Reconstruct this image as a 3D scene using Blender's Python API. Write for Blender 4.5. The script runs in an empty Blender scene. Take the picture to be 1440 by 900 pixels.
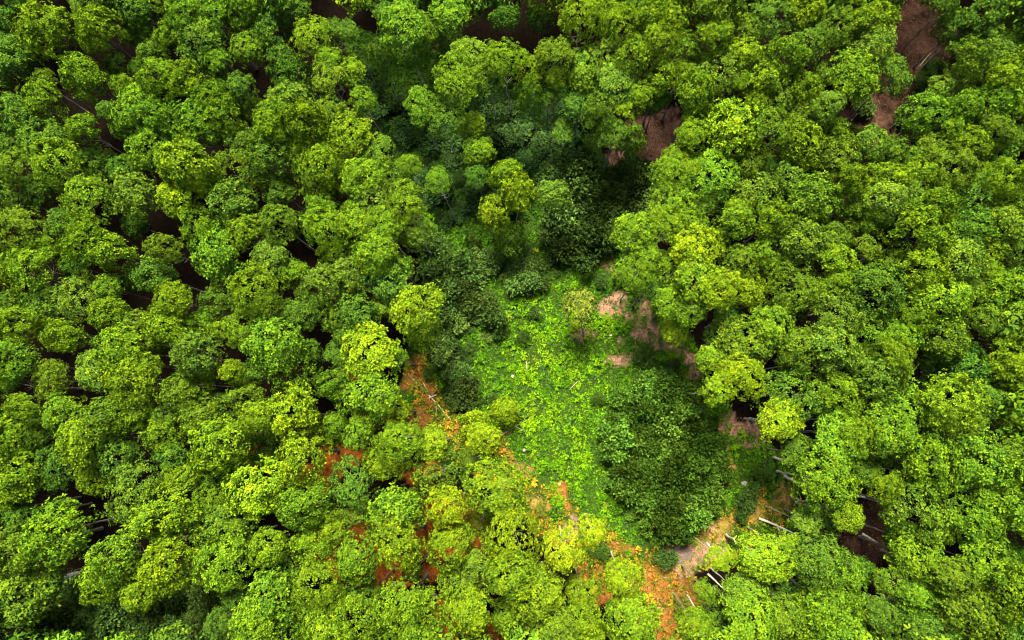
import bpy, math, random
import numpy as np
from mathutils import Matrix, Vector

random.seed(7)
rng = np.random.default_rng(7)
scene = bpy.context.scene
COL = scene.collection
R = math.radians

# ------------------------------------------------------------------ camera
CAM_H = 140.0                 # drone height above the forest floor, metres
F = 960.0                     # focal length in pixels of the 1440 px wide photograph
NADIR = (770.0, 590.0)        # where the plumb line under the drone meets the picture
nc = Vector(((NADIR[0] - 720) / F, -(NADIR[1] - 450) / F, -1)).normalized()
Zc = -nc
Yc = (Vector((0, 1, 0)) - Zc * Zc.y).normalized()
Xc = Yc.cross(Zc)
ROT = Matrix((Xc, Yc, Zc))    # camera -> world


def at(u, v, z=0.0):
    """the place at height z that the photograph shows at pixel (u, v)"""
    d = ROT @ Vector(((u - 720) / F, -(v - 450) / F, -1))
    t = (CAM_H - z) / -d.z
    return Vector((d.x * t, d.y * t, z))


def px(p):
    q = ROT.transposed() @ (Vector(p) - Vector((0, 0, CAM_H)))
    return 720 + F * q.x / -q.z, 450 - F * q.y / -q.z


cam = bpy.data.cameras.new('drone_camera')
cam.sensor_fit = 'HORIZONTAL'
cam.sensor_width = 36
cam.lens = 36 * F / 1440
cam.clip_start = 1
cam.clip_end = 6000
co = bpy.data.objects.new('drone_camera', cam)
co.matrix_world = Matrix.Translation((0, 0, CAM_H)) @ ROT.to_4x4()
COL.objects.link(co)
scene.camera = co

# ------------------------------------------------------------------ light
SUN_EL, SUN_AZ = R(61), R(-6)      # azimuth clockwise from +Y (picture top)
w = bpy.data.worlds.new('World')
scene.world = w
w.use_nodes = True
nt = w.node_tree
bg = nt.nodes['Background']
sky = nt.nodes.new('ShaderNodeTexSky')
sky.sky_type = 'NISHITA'
sky.sun_disc = False
sky.sun_elevation = SUN_EL
sky.sun_rotation = SUN_AZ
sky.dust_density = 3.0
sky.air_density = 1.0
nt.links.new(sky.outputs[0], bg.inputs[0])
bg.inputs[1].default_value = 0.075
sl = bpy.data.lights.new('sun', 'SUN')
sl.energy = 5.0
sl.angle = R(18)
sl.color = (1.0, 0.92, 0.68)
so = bpy.data.objects.new('sun', sl)
sd = Vector((math.sin(SUN_AZ) * math.cos(SUN_EL), math.cos(SUN_AZ) * math.cos(SUN_EL), math.sin(SUN_EL)))
so.rotation_euler = (-sd).to_track_quat('-Z', 'Y').to_euler()
COL.objects.link(so)
vs = scene.view_settings
vs.view_transform = 'Standard'
vs.look = 'None'
vs.exposure = 2.25
vs.gamma = 1
vs.use_curve_mapping = False
scene.cycles.use_denoising = True
scene.cycles.max_bounces = 6
scene.cycles.filter_width = 1.1
scene.cycles.diffuse_bounces = 2
scene.cycles.transmission_bounces = 3

# ------------------------------------------------------------------ materials


class NT:
    def __init__(s, name):
        s.m = bpy.data.materials.new(name)
        s.m.use_nodes = True
        s.t = s.m.node_tree
        s.t.nodes.clear()
        s.out = s.n('ShaderNodeOutputMaterial')

    def n(s, kind, **kw):
        x = s.t.nodes.new(kind)
        for k, v in kw.items():
            setattr(x, k, v)
        return x

    def l(s, a, b):
        s.t.links.new(a, b)

    def mix(s, fac, a, b, mode='MIX'):
        x = s.n('ShaderNodeMix', data_type='RGBA', blend_type=mode)
        for sock, v in ((x.inputs[0], fac), (x.inputs[6], a), (x.inputs[7], b)):
            if isinstance(v, (int, float)):
                sock.default_value = v
            elif isinstance(v, tuple):
                sock.default_value = (*v, 1) if len(v) == 3 else v
            else:
                s.l(v, sock)
        return x.outputs[2]

    def noise(s, scale, detail=3, rough=0.6, vec=None):
        x = s.n('ShaderNodeTexNoise')
        x.inputs['Scale'].default_value = scale
        x.inputs['Detail'].default_value = detail
        x.inputs['Roughness'].default_value = rough
        if vec is not None:
            s.l(vec, x.inputs['Vector'])
        return x.outputs['Fac']

    def ramp(s, v, lo, hi):
        x = s.n('ShaderNodeMapRange')
        x.inputs[1].default_value = lo
        x.inputs[2].default_value = hi
        s.l(v, x.inputs[0])
        return x.outputs[0]


def leaf_material(name, source, young=(1.70, 1.60, 0.6), old=(0.40, 0.58, 0.7), transl=0.11, rough=0.7, spec=0.08):
    """leaf: the tree's own colour (object colour or a colour stored per crown), each spray
    a little younger (yellower) or older (greener)"""
    g = NT(name)
    if source == 'object':
        base = g.n('ShaderNodeObjectInfo').outputs['Color']
    else:
        base = g.n('ShaderNodeAttribute', attribute_name='leaf_colour').outputs['Color']
    tint = g.n('ShaderNodeAttribute', attribute_name='tint').outputs['Fac']
    a = g.mix(1.0, base, old, 'MULTIPLY')
    b = g.mix(1.0, base, young, 'MULTIPLY')
    col = g.mix(tint, a, b)
    p = g.n('ShaderNodeBsdfDiffuse')
    g.l(col, p.inputs['Color'])
    tr = g.n('ShaderNodeBsdfTranslucent')
    g.l(g.mix(1.0, col, (1.15, 1.2, 0.6), 'MULTIPLY'), tr.inputs[0])
    ms = g.n('ShaderNodeMixShader')
    ms.inputs[0].default_value = transl
    g.l(p.outputs[0], ms.inputs[1])
    g.l(tr.outputs[0], ms.inputs[2])
    g.l(ms.outputs[0], g.out.inputs[0])
    return g.m


def bark_material(name, c1, c2, scale=2.0):
    g = NT(name)
    tc = g.n('ShaderNodeTexCoord').outputs['Object']
    n1 = g.noise(scale, 4, 0.65, tc)
    col = g.mix(g.ramp(n1, 0.35, 0.68), c1, c2)
    p = g.n('ShaderNodeBsdfPrincipled')
    g.l(col, p.inputs['Base Color'])
    p.inputs['Roughness'].default_value = 0.85
    p.inputs['Specular IOR Level'].default_value = 0.15
    b = g.n('ShaderNodeBump')
    b.inputs['Strength'].default_value = 0.5
    g.l(n1, b.inputs['Height'])
    g.l(b.outputs[0], p.inputs['Normal'])
    g.l(p.outputs[0], g.out.inputs[0])
    return g.m


M_LEAF = leaf_material('beech_leaves', 'object')
M_LEAFA = leaf_material('mixed_leaves', 'attr')
M_SHRUB = leaf_material('shrub_leaves', 'object', young=(1.5, 1.35, 1.0), old=(0.6, 0.7, 0.9), transl=0.2, rough=0.65, spec=0.12)
M_SHRUBA = leaf_material('thicket_leaves', 'attr', young=(1.5, 1.35, 1.0), old=(0.6, 0.7, 0.9), transl=0.2, rough=0.65, spec=0.12)
M_LITTER = leaf_material('dead_leaves', 'attr', young=(1.3, 1.2, 1.1), old=(0.6, 0.55, 0.5), transl=0.1)
M_BARK = bark_material('beech_bark', (0.07, 0.062, 0.05), (0.20, 0.18, 0.155))
M_BIRCH = bark_material('pale_bark', (0.16, 0.145, 0.12), (0.42, 0.39, 0.34), 1.6)
M_DEAD = bark_material('bleached_wood', (0.16, 0.13, 0.10), (0.40, 0.35, 0.28), 3.0)
M_ROT = bark_material('rotten_wood', (0.05, 0.04, 0.03), (0.16, 0.12, 0.09), 3.0)
M_STONE = bark_material('pale_stone', (0.10, 0.095, 0.10), (0.22, 0.205, 0.20), 4.0)
M_TWIG = bark_material('grey_twigs', (0.07, 0.05, 0.046), (0.20, 0.155, 0.14), 3.0)

# ------------------------------------------------------------------ mesh helpers


class Soup:
    """quads gathered as numpy arrays, with a tint and a colour for each"""

    def __init__(s):
        s.q, s.t, s.c, s.m = [], [], [], []

    def add(s, quads, tint, colour=None, mat=0):
        s.q.append(np.asarray(quads, np.float32).reshape(-1, 4, 3))
        k = len(s.q[-1])
        s.t.append(np.full(k, tint, np.float32) if np.isscalar(tint) else np.asarray(tint, np.float32))
        s.c.append(np.tile(np.array([*(colour or (1, 1, 1)), 1], np.float32), (k, 1)))
        s.m.append(np.full(k, mat, np.int32))

    def mesh(s, name, mats, smooth_mat=None):
        q = np.concatenate(s.q)
        k = len(q)
        me = bpy.data.meshes.new(name)
        me.vertices.add(4 * k)
        me.vertices.foreach_set('co', q.reshape(-1))
        me.loops.add(4 * k)
        me.loops.foreach_set('vertex_index', np.arange(4 * k, dtype=np.int32))
        me.polygons.add(k)
        me.polygons.foreach_set('loop_start', np.arange(0, 4 * k, 4, dtype=np.int32))
        me.polygons.foreach_set('loop_total', np.full(k, 4, np.int32))
        me.polygons.foreach_set('material_index', np.concatenate(s.m))
        for x in mats:
            me.materials.append(x)
        me.update(calc_edges=True)
        a = me.attributes.new('tint', 'FLOAT', 'FACE')
        a.data.foreach_set('value', np.concatenate(s.t))
        a = me.attributes.new('leaf_colour', 'FLOAT_COLOR', 'FACE')
        a.data.foreach_set('color', np.concatenate(s.c).reshape(-1))
        return me


def unit(v):
    return v / np.maximum(np.linalg.norm(v, axis=-1, keepdims=True), 1e-6)


def sprays(base, d, length, width, up=(0, 0, 1), flat=0.6, fold=0.18):
    """lozenge-shaped leaf sprays: from base along d, faces turned partly upward"""
    k = len(base)
    rnd = rng.normal(size=(k, 3))
    nrm = unit(np.asarray(up) * flat + rnd * (1 - flat) * 0.8)
    side = unit(np.cross(d, nrm))
    nrm = np.cross(side, d)
    L = length[:, None]
    W = width[:, None] * 0.5
    mid = base + d * L * 0.5 + nrm * L * fold
    tip = base + d * L - nrm * L * 0.08
    return np.stack([base, mid - side * W, tip, mid + side * W], 1)


def tube(points, radii, sides=7, cap=True):
    """quads of a tube through points"""
    P = np.asarray(points, float)
    out, rings = [], []
    for i, p in enumerate(P):
        d = P[min(i + 1, len(P) - 1)] - P[max(i - 1, 0)]
        d = d / np.linalg.norm(d)
        a = np.cross(d, (0.3, 0.9, 0.1) if abs(d[1]) < 0.8 else (1, 0, 0))
        a /= np.linalg.norm(a)
        b = np.cross(d, a)
        t = np.arange(sides) * 2 * math.pi / sides
        rings.append(p + radii[i] * (np.cos(t)[:, None] * a + np.sin(t)[:, None] * b))
    for r0, r1 in zip(rings, rings[1:]):
        for k in range(sides):
            j = (k + 1) % sides
            out.append([r0[k], r0[j], r1[j], r1[k]])
    if cap:
        for r, p in ((rings[0], P[0]), (rings[-1], P[-1])):
            for k in range(0, sides, 1):
                j = (k + 1) % sides
                out.append([p, r[j], (r[j] + r[k]) / 2, r[k]])
    return np.array(out)


# ------------------------------------------------------------------ crowns
CD = 6.0      # nominal crown depth


def crown_quads(seed, lobes=17, tufts=600, per=10, leaf=0.36, loose=0.0, bump=0.24, ragged=0.05, flat=1.0):
    """a crown of nominal radius 4 m and depth 6 m, its bottom near z=0: leaf rosettes over a dome of boughs"""
    global rng
    keep = rng
    rng = np.random.default_rng(seed)
    rad = 4.0
    k = lobes
    gold = np.arange(k) + 0.5                       # boughs spread evenly over the dome, then disturbed
    zz = 1 - 1.25 * gold / k
    ph = gold * 2.39996 + rng.random() * 6.28
    ld = unit(np.stack([np.cos(ph) * np.sqrt(np.clip(1 - zz ** 2, 0, 1)), np.sin(ph) * np.sqrt(np.clip(1 - zz ** 2, 0, 1)), zz], -1) + rng.normal(size=(k, 3)) * 0.17)
    lw = rng.uniform(0.20, 0.42, k)
    la = bump * rng.uniform(0.55, 1.35, k)
    warp = rng.normal(size=3) * np.array([0.12, 0.12, 0.05])
    m = tufts * 2
    dirs = unit(rng.normal(size=(m, 3)))
    dirs[:, 2] = np.where(dirs[:, 2] < -0.30, -dirs[:, 2], dirs[:, 2])
    ang = np.arccos(np.clip(dirs @ ld.T, -1, 1))
    hump = la[None] * np.clip(1 - (ang / lw[None] / 1.25) ** 2, -0.2, 1)
    li = hump.argmax(1)
    hv = hump.max(1)
    rho = 0.84 + hv + rng.normal(size=m) * ragged + (dirs @ warp)
    keepm = rng.random(m) < np.clip(0.25 + hv * 3.4, 0.12, 1)      # fewer leaves in the seams between boughs
    dirs, rho, li, hv = dirs[keepm][:tufts], rho[keepm][:tufts], li[keepm][:tufts], hv[keepm][:tufts]
    n = len(dirs)
    rho = rho * np.where(rng.random(n) < 0.12, 0.72, 1)
    zs = np.where(dirs[:, 2] > 0, CD * 0.58 * flat, CD * 0.42)
    pos = np.stack([dirs[:, 0] * rho * rad * .92, dirs[:, 1] * rho * rad * .92, CD * 0.42 + dirs[:, 2] * rho * zs], -1)
    nrm = unit(dirs * 0.85 + (dirs - ld[li] * 0.78) * 0.9)
    tt = np.clip(rng.normal(0.42, 0.22, size=n) + (rng.random(k) - 0.5)[li] * 0.25, 0, 1)
    out = unit(nrm + np.array([0, 0, 0.15]) + rng.normal(size=(n, 3)) * 0.22)
    N = np.repeat(out, per, 0)
    rnd = rng.normal(size=(n * per, 3))
    tang = unit(rnd - N * (rnd * N).sum(1, keepdims=True))
    base = np.repeat(pos, per, 0) + tang * rng.uniform(0, 0.22 + 0.25 * loose, (n * per, 1)) - N * rng.uniform(0, 0.16, (n * per, 1))
    d = unit(tang + N * rng.normal(0.15, 0.32, (n * per, 1)) + np.repeat(nrm, per, 0) * 0.3)
    ln = leaf * rng.uniform(0.6, 1.4, size=n * per)
    wd = ln * rng.uniform(0.38, 0.6, size=n * per)
    q = sprays(base, d, ln, wd, up=N, flat=0.7)
    t = np.clip(np.repeat(tt, per) + rng.normal(size=n * per) * 0.24, 0, 1)
    rng = keep
    return q, t


CROWNS = []
SPEC = [dict(lobes=16 + (i * 5) % 17, bump=0.24 + 0.03 * (i % 6), ragged=0.06 + 0.014 * (i % 4), leaf=0.265 + 0.022 * (i % 5), per=14 if i % 5 < 2 else 12,
             loose=0.5 if i % 7 == 3 else 0.0, flat=0.8 + 0.11 * (i % 4), tufts=640 if i % 7 != 3 else 470) for i in range(20)]
CROWNQ = []
for i, kw in enumerate(SPEC):
    q, t = crown_quads(100 + i, **kw)
    CROWNQ.append((q, t))
    s = Soup()
    s.add(q, t)
    CROWNS.append(s.mesh('crown_mesh', [M_LEAF]))
LIGHTQ = [crown_quads(300 + i, lobes=13 + i, tufts=280, per=6, leaf=0.62) for i in range(5)]


def trunk_quads(seed, thick=0.30, sides=8):
    """a trunk with limbs for a tree of height 1 in z (x and y in metres)"""
    r = random.Random(seed)
    H = 1.0
    pts, rad = [], []
    n = 8
    wob = [(r.gauss(0, .10), r.gauss(0, .10)) for _ in range(n + 1)]
    for i in range(n + 1):
        f = i / n
        e = f * (1 - f) * 4
        pts.append((wob[i][0] * e, wob[i][1] * e, 0.74 * f - 0.008))
        rad.append(thick * (1 - 0.82 * f) * (1.35 if i == 0 else 1))
    q = [tube([(x, y, z * 25) for x, y, z in pts], rad, sides)]
    for k in range(7):
        f = r.uniform(0.76, 0.94)
        z = 0.74 * f * 25
        a = k * 2.4 + r.random()
        L = r.uniform(1.3, 2.2)
        p0 = np.array([0, 0, z])
        p1 = p0 + np.array([math.cos(a) * L * .5, math.sin(a) * L * .5, L * .42])
        p2 = p0 + np.array([math.cos(a) * L, math.sin(a) * L, L * 1.1])
        b = thick * (1 - .82 * f)
        q.append(tube([p0, p1, p2], [b * .55, b * .38, b * .12], 5))
    q = np.concatenate(q)
    q[..., 2] /= 25
    return q


TRUNKQ = [trunk_quads(i) for i in range(4)]


def trunk_mesh(q, mat):
    s = Soup()
    s.add(q, 0)
    return s.mesh('trunk_mesh', [mat])


TRUNKS = [trunk_mesh(q, M_BARK) for q in TRUNKQ]
BTRUNKS = [trunk_mesh(trunk_quads(20 + i, 0.2), M_BIRCH) for i in range(3)]

# leaf colours (linear base colours), and their words
COLS = {
    'y': ((0.083, 0.139, 0.0100), 'yellow-green'),
    'b': ((0.073, 0.135, 0.0120), 'bright green'),
    'g': ((0.056, 0.108, 0.0160), 'mid-green'),
    'o': ((0.069, 0.116, 0.0130), 'olive-green'),
    'p': ((0.080, 0.134, 0.0180), 'pale grey-green'),
    'k': ((0.042, 0.094, 0.0140), 'dark blue-green'),
    'w': ((0.135, 0.170, 0.0360), 'pale yellowish'),
    'l': ((0.116, 0.174, 0.0100), 'lime-yellow'),
}

# tile origin in the photograph; then crowns as x,y,radius (a third of a pixel each) and leaf colour
TILES = {
 (0, 0): '''185 130 130 y;410 115 115 y;350 5 80 p;90 20 60 k;15 80 60 k;60 270 98 g;20 190 70 g;190 330 58 o;355 325 103 y;480 270 64 g;575 130 68 k;
 590 30 92 g;650 220 62 o;715 160 66 y;760 50 82 b;850 190 85 g;890 60 92 b;1030 40 102 b;1130 120 92 g;1230 30 72 g;1310 160 90 y;1405 130 62 g;910 255 66 b;
 1050 210 72 b;1190 260 76 g;1230 335 85 k;1020 370 88 g;925 360 48 g;680 310 82 y;575 280 48 k;520 355 52 y;780 360 92 y;590 440 108 b;910 440 90 b;1210 430 97 p;
 1385 330 84 o;1400 250 60 y;185 440 92 y;60 480 100 g;345 540 92 y;435 460 52 g;530 530 62 k;640 520 80 b;740 510 52 g;850 540 88 b;960 520 82 y;1080 490 62 o;1150 530 82 y;
 1290 520 92 y;1390 470 72 o;770 590 62 k;610 625 108 b;1020 600 74 p;180 590 80 g;50 610 64 g;240 680 115 y;400 690 66 g;70 700 78 o;530 720 72 k;790 705 112 y;1010 720 105 o;
 1160 670 96 g;1270 630 66 y;1390 580 62 y;1360 690 86 y;160 800 72 g;345 815 96 b;550 815 100 p;740 820 82 l;860 760 62 y;970 850 112 p;1180 800 74 g;1340 790 74 p;60 830 74 g;1425 780 52 y;1360 875 72 b''',
 (480, 0): '''30 130 85 g;180 5 78 g;255 110 96 b;362 140 76 b;165 205 60 p;310 225 74 g;460 50 86 b;380 15 52 k;455 180 62 k;690 70 84 k;830 70 80 k;1000 85 92 y;1120 40 82 y;1180 115 82 y;
 1290 70 84 y;1390 90 72 y;1380 20 62 p;1240 15 52 g;540 240 92 o;685 245 90 y;490 340 98 b;620 325 82 g;325 435 80 b;425 495 88 g;560 400 58 g;545 530 64 b;590 645 70 b;570 745 52 k;705 730 76 y;
 748 815 76 l;885 815 68 p;640 880 84 y;800 290 64 y;900 230 78 o;900 325 48 l;795 410 58 b;1020 285 82 o;1020 360 72 y;1000 425 66 g;1150 340 92 p;1110 230 68 p;1230 250 78 y;1340 180 82 y;1340 320 74 y;
 1430 310 52 y;1260 400 62 y;1205 460 60 l;1085 520 78 p;1145 570 60 g;1222 600 62 b;935 540 60 g;1330 420 58 k;35 300 66 y;85 420 88 y;140 480 52 y;55 560 84 y;145 640 78 o;290 700 82 y;100 745 84 y;
 200 720 72 o;405 760 94 b;140 835 82 p;280 855 86 y;30 680 52 p;20 760 54 y;60 880 62 b;1390 740 78 b;1420 660 64 y;1400 860 84 y;870 400 44 g''',
 (960, 0): '''30 60 64 p;150 40 96 o;140 140 78 y;270 130 78 o;370 65 78 g;520 40 84 l;620 50 58 o;700 30 60 y;830 25 84 k;545 150 82 g;650 130 74 o;790 100 92 y;815 185 98 p;670 185 52 g;735 310 106 b;890 315 92 g;
 20 210 64 b;90 260 58 g;260 240 82 l;170 200 54 g;450 255 102 b;590 310 54 g;150 335 84 p;350 335 78 y;250 350 54 y;50 390 86 y;10 300 44 y;520 370 68 y;410 410 64 p;320 420 48 y;520 485 84 o;
 610 445 78 p;640 550 74 b;220 540 104 l;70 490 68 y;360 535 82 o;40 570 68 y;490 620 98 y;130 700 104 b;290 680 68 o;25 700 64 y;370 700 58 g;650 690 86 p;720 640 64 o;800 600 82 p;700 765 78 y;
 880 640 64 o;470 755 82 g;850 755 78 y;1000 730 78 y;1040 640 74 o;950 680 62 o;1140 700 78 o;310 815 102 p;150 850 64 k;550 850 102 o;720 850 74 b;870 845 78 p;980 810 52 p;1030 870 82 y;1240 825 106 g;
 1270 740 64 y;1380 745 82 y;1390 840 64 o;1045 460 102 b;1190 455 88 b;1000 560 66 k;1230 590 84 y;1150 540 54 y;1330 650 68 g;1340 545 78 o;1400 590 54 g;1200 250 86 o;1330 240 74 p;1360 330 74 y;1340 415 88 b;
 1180 345 64 o;1090 360 58 p;1155 110 74 g;1250 60 78 g;1370 60 74 g;1300 150 64 p;1400 180 64 g;1110 20 54 g;1270 500 44 g;1430 440 48 y;1070 820 54 p;90 860 56 g;230 880 54 y''',
 (0, 300): '''90 60 92 o;250 50 74 g;355 110 98 y;480 170 92 y;570 40 58 k;690 150 98 o;660 260 78 g;820 40 82 y;895 150 118 b;1050 80 74 y;1140 190 92 p;1180 50 82 o;1360 60 84 y;1390 165 68 y;1240 250 64 y;
 1360 315 98 p;1065 325 88 y;980 240 68 k;920 370 68 g;730 360 84 y;130 220 96 y;30 230 68 y;200 130 58 y;320 220 64 k;325 350 94 p;170 380 84 g;460 310 58 b;460 430 92 y;70 470 84 y;40 370 50 g;
 190 480 54 b;290 520 78 y;485 565 98 y;570 470 58 p;700 470 84 y;840 460 58 b;650 540 64 o;830 600 94 p;930 490 54 y;1030 490 78 y;1140 410 88 o;1260 420 82 g;1420 450 62 o;1150 560 98 b;1300 580 62 g;
 1240 660 108 b;1410 600 54 g;970 670 84 l;1060 690 58 g;1410 730 80 b;60 630 82 b;210 700 116 o;395 675 78 p;560 700 104 y;620 640 52 y;750 760 92 o;850 720 64 y;1030 770 74 o;100 815 84 y;260 850 92 b;
 430 860 92 o;570 840 84 y;700 865 54 g;830 860 86 o;930 850 76 g;1080 850 78 l;1235 845 104 l;1410 885 58 b;30 720 50 g;20 865 54 g;560 270 54 k;1310 385 50 k''',
 (480, 300): '''60 50 92 y;170 60 88 y;310 75 88 p;140 155 98 y;40 245 84 p;180 260 90 g;245 230 64 b;60 430 84 g;190 390 66 o;320 400 106 l;330 495 74 y;130 590 98 l;230 605 62 b;100 750 110 y;30 610 50 g;
 215 830 64 l;110 850 74 y;30 340 56 g;30 520 60 g;1240 75 88 y;1380 50 84 y;1290 170 78 b;1240 265 80 y;1390 235 74 y;1390 370 70 y;1400 485 78 l;1290 310 54 g''',
 (960, 300): '''30 40 64 y;215 45 84 b;370 30 84 y;530 30 74 y;700 40 64 o;785 30 54 y;40 150 92 l;120 140 64 y;70 270 88 y;240 205 74 o;345 160 64 b;400 230 64 l;490 120 94 p;640 110 78 o;640 200 88 y;790 150 78 o;
 160 320 84 l;280 330 88 l;470 320 88 o;550 360 58 y;620 320 58 o;665 280 44 y;800 325 112 g;1000 225 96 y;880 210 64 p;1010 75 124 y;850 30 54 k;1060 135 54 g;1230 60 94 k;1370 50 84 o;1170 205 88 p;
 1290 150 58 y;1400 150 64 g;1335 330 98 y;1300 250 54 y;1100 350 98 y;1200 310 54 p;1280 445 98 o;1410 440 64 b;1400 280 54 g;980 350 54 y;920 400 64 o;985 450 58 y;780 485 78 b;640 445 88 p;690 370 50 g;
 380 480 98 b;430 420 64 g;30 405 64 b;190 430 58 k;180 515 72 g;250 560 104 o;120 605 68 y;245 685 98 l;140 745 98 l;480 560 84 o;620 560 98 p;740 615 64 o;890 615 84 y;920 530 74 b;840 690 92 p;470 630 64 g;
 1010 520 62 k;1120 535 84 o;1060 615 64 k;1230 645 98 k;1390 655 94 y;1400 535 64 y;450 755 108 g;660 755 118 y;880 845 112 b;420 865 84 l;940 770 54 y;1060 720 64 k;1130 800 104 y;1300 790 84 g;1400 790 74 g;
 1400 875 64 y;650 870 78 g;1220 870 64 o;1080 870 70 g''',
 (0, 600): '''60 60 84 y;180 30 74 g;330 60 94 y;215 180 104 g;60 240 104 y;500 100 94 g;390 210 78 y;560 300 108 p;690 30 78 y;720 120 78 g;720 220 48 y;790 210 48 y;920 80 108 y;910 210 78 g;1015 160 64 k;1080 20 54 g;
 1180 30 58 p;1130 110 48 k;1270 120 112 l;1370 30 74 y;1090 285 108 l;1280 325 108 b;1380 390 64 y;880 315 68 b;970 280 48 k;255 440 124 y;690 395 116 y;60 520 98 o;80 380 64 g;20 350 46 g;500 560 94 b;
 690 595 108 l;910 425 108 o;1010 480 64 g;930 595 108 y;820 570 54 g;1130 515 78 y;1310 505 114 y;1400 450 74 y;80 700 118 o;195 645 74 g;430 650 78 y;585 715 94 y;1190 620 74 g;1320 655 88 y;1150 740 108 b;
 1080 830 88 y;1310 790 74 b;1420 730 64 y;1360 860 88 y;925 830 56 g;1000 720 54 g;1250 880 64 b;500 30 54 k''',
 (480, 600): '''70 40 84 b;195 145 94 y;240 50 88 y;375 70 70 l;410 190 104 g;40 240 84 g;600 50 94 l;560 135 56 g;655 270 116 b;450 340 84 l;220 370 120 b;240 505 104 y;60 360 64 g;310 320 48 k;580 405 54 g;460 495 98 y;
 720 470 112 y;935 530 114 l;1060 450 58 l;50 560 94 b;560 590 84 g;500 665 94 o;715 630 88 b;840 700 96 b;1190 640 106 l;1010 705 78 y;255 760 116 y;80 820 104 y;310 845 108 b;540 785 88 y;710 810 78 b;
 890 830 88 o;1010 815 74 y;1230 815 98 y;840 880 74 o;130 690 64 g;30 720 54 k;570 860 64 k;1060 875 64 y;300 615 58 k''',
 (960, 600): '''490 110 68 g;605 235 122 y;700 375 94 y;660 90 94 b;720 30 84 y;880 40 94 b;830 115 58 g;855 250 84 y;780 200 54 g;1040 155 104 y;950 190 50 k;1180 50 104 p;1250 165 112 b;1390 130 84 o;1340 300 104 y;
 1395 375 64 b;980 345 108 o;1090 420 68 b;1240 420 104 b;990 555 118 y;930 470 64 k;1270 580 98 b;1400 560 68 k;868 660 74 b;760 610 50 k;990 715 78 b;1140 640 84 o;1200 775 118 o;1370 690 104 y;1400 830 74 g;
 1110 850 94 g;970 810 72 k;1060 790 54 k;165 560 80 l;345 560 96 l;430 510 64 y;390 650 58 g;520 405 56 p;570 560 94 g;650 655 108 b;640 765 104 y;590 410 60 g;250 715 88 o;100 695 62 y;140 790 68 g;280 830 94 y;
 430 820 88 o;540 830 84 y;720 810 98 g;650 875 84 b;830 800 82 g;820 885 74 g;60 840 64 y;500 725 58 k;1000 880 54 g;1330 870 64 g''',
}
# standing free in the clearing or at its rim, with a height of their own: x, y, radius px, colour, height, bark, label
FREE = [
 (533, 68, 22, 'p', 24, 'birch', 'pale green birch with a long bare white trunk at the clearing\'s top left end'),
 (744, 135, 20, 'b', 24, 'birch', 'light green birch showing its whole white trunk under the clearing\'s upper rim trees'),
 (843, 173, 25, 'p', 23, 'birch', 'pale blue-green birch jutting over the top of the clearing, beside a yellow-topped one'),
 (887, 198, 20, 'b', 20, 'birch', 'narrow green tree with a yellow top, right at the pinkish bare bank above the thicket'),
 (791, 180, 20, 'g', 15, 'birch', 'short mid-green tree half hidden under the crowns at the clearing\'s upper rim'),
 (661, 176, 21, 'l', 19, 'beech', 'small lime-green tree, topmost of the string of young trees crossing the clearing'),
 (676, 213, 24, 'b', 19, 'beech', 'young tree with light green top and grey-green skirt, second down the string of trees'),
 (714, 243, 25, 'y', 19, 'beech', 'round yellow-green young tree, third down the string of trees in the clearing'),
 (730, 272, 26, 'l', 20, 'birch', 'brightest yellow young tree in the clearing, above the forked white stems'),
 (776, 272, 23, 'p', 18, 'beech', 'pale grey-green young tree right of the bright yellow one in the clearing'),
 (692, 297, 28, 'l', 19, 'birch', 'lime-yellow young tree with a forked white stem, leftmost of the clearing\'s trio'),
 (716, 338, 25, 'g', 10, 'beech', 'low soft green young tree just below the forked white stems'),
 (817, 425, 29, 'w', 15, 'beech', 'lone pale round tree with a grey trunk, standing by brown earth in the clearing'),
 (710, 577, 19, 'l', 7, 'beech', 'small lime-yellow sapling left of the pale boulder in the clearing'),
 (668, 594, 27, 'l', 11, 'beech', 'light yellow-green sapling above the slanting log at the clearing\'s lower left rim'),
 (948, 461, 24, 'l', 18, 'beech', 'bright yellow tree standing out from the right rim beside the brown bank'),
]
FEET = {(533, 68): (563, 152), (744, 135): (759, 206), (843, 173): (845, 222), (887, 198): (888, 238), (692, 297): (694, 335), (730, 272): (726, 322), (817, 425): (820, 473)}
FREE_PX = [(f[0], f[1]) for f in FREE]

# outline of the clearing, in pixels
CLEAR = [(480, 40), (600, 60), (640, 105), (700, 110), (800, 120), (870, 170), (850, 215), (860, 235), (930, 238), (928, 290), (900, 335), (880, 372), (900, 400), (935, 430), (960, 455), (990, 490), (1005, 545),
         (1030, 590), (1090, 630), (1130, 690), (1125, 745), (1065, 785), (1005, 800), (985, 810), (992, 895), (900, 895), (850, 850), (790, 785), (740, 740), (690, 685), (640, 645), (590, 625), (560, 560), (570, 500),
         (600, 430), (590, 340), (600, 280), (540, 200), (500, 120)]



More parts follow.
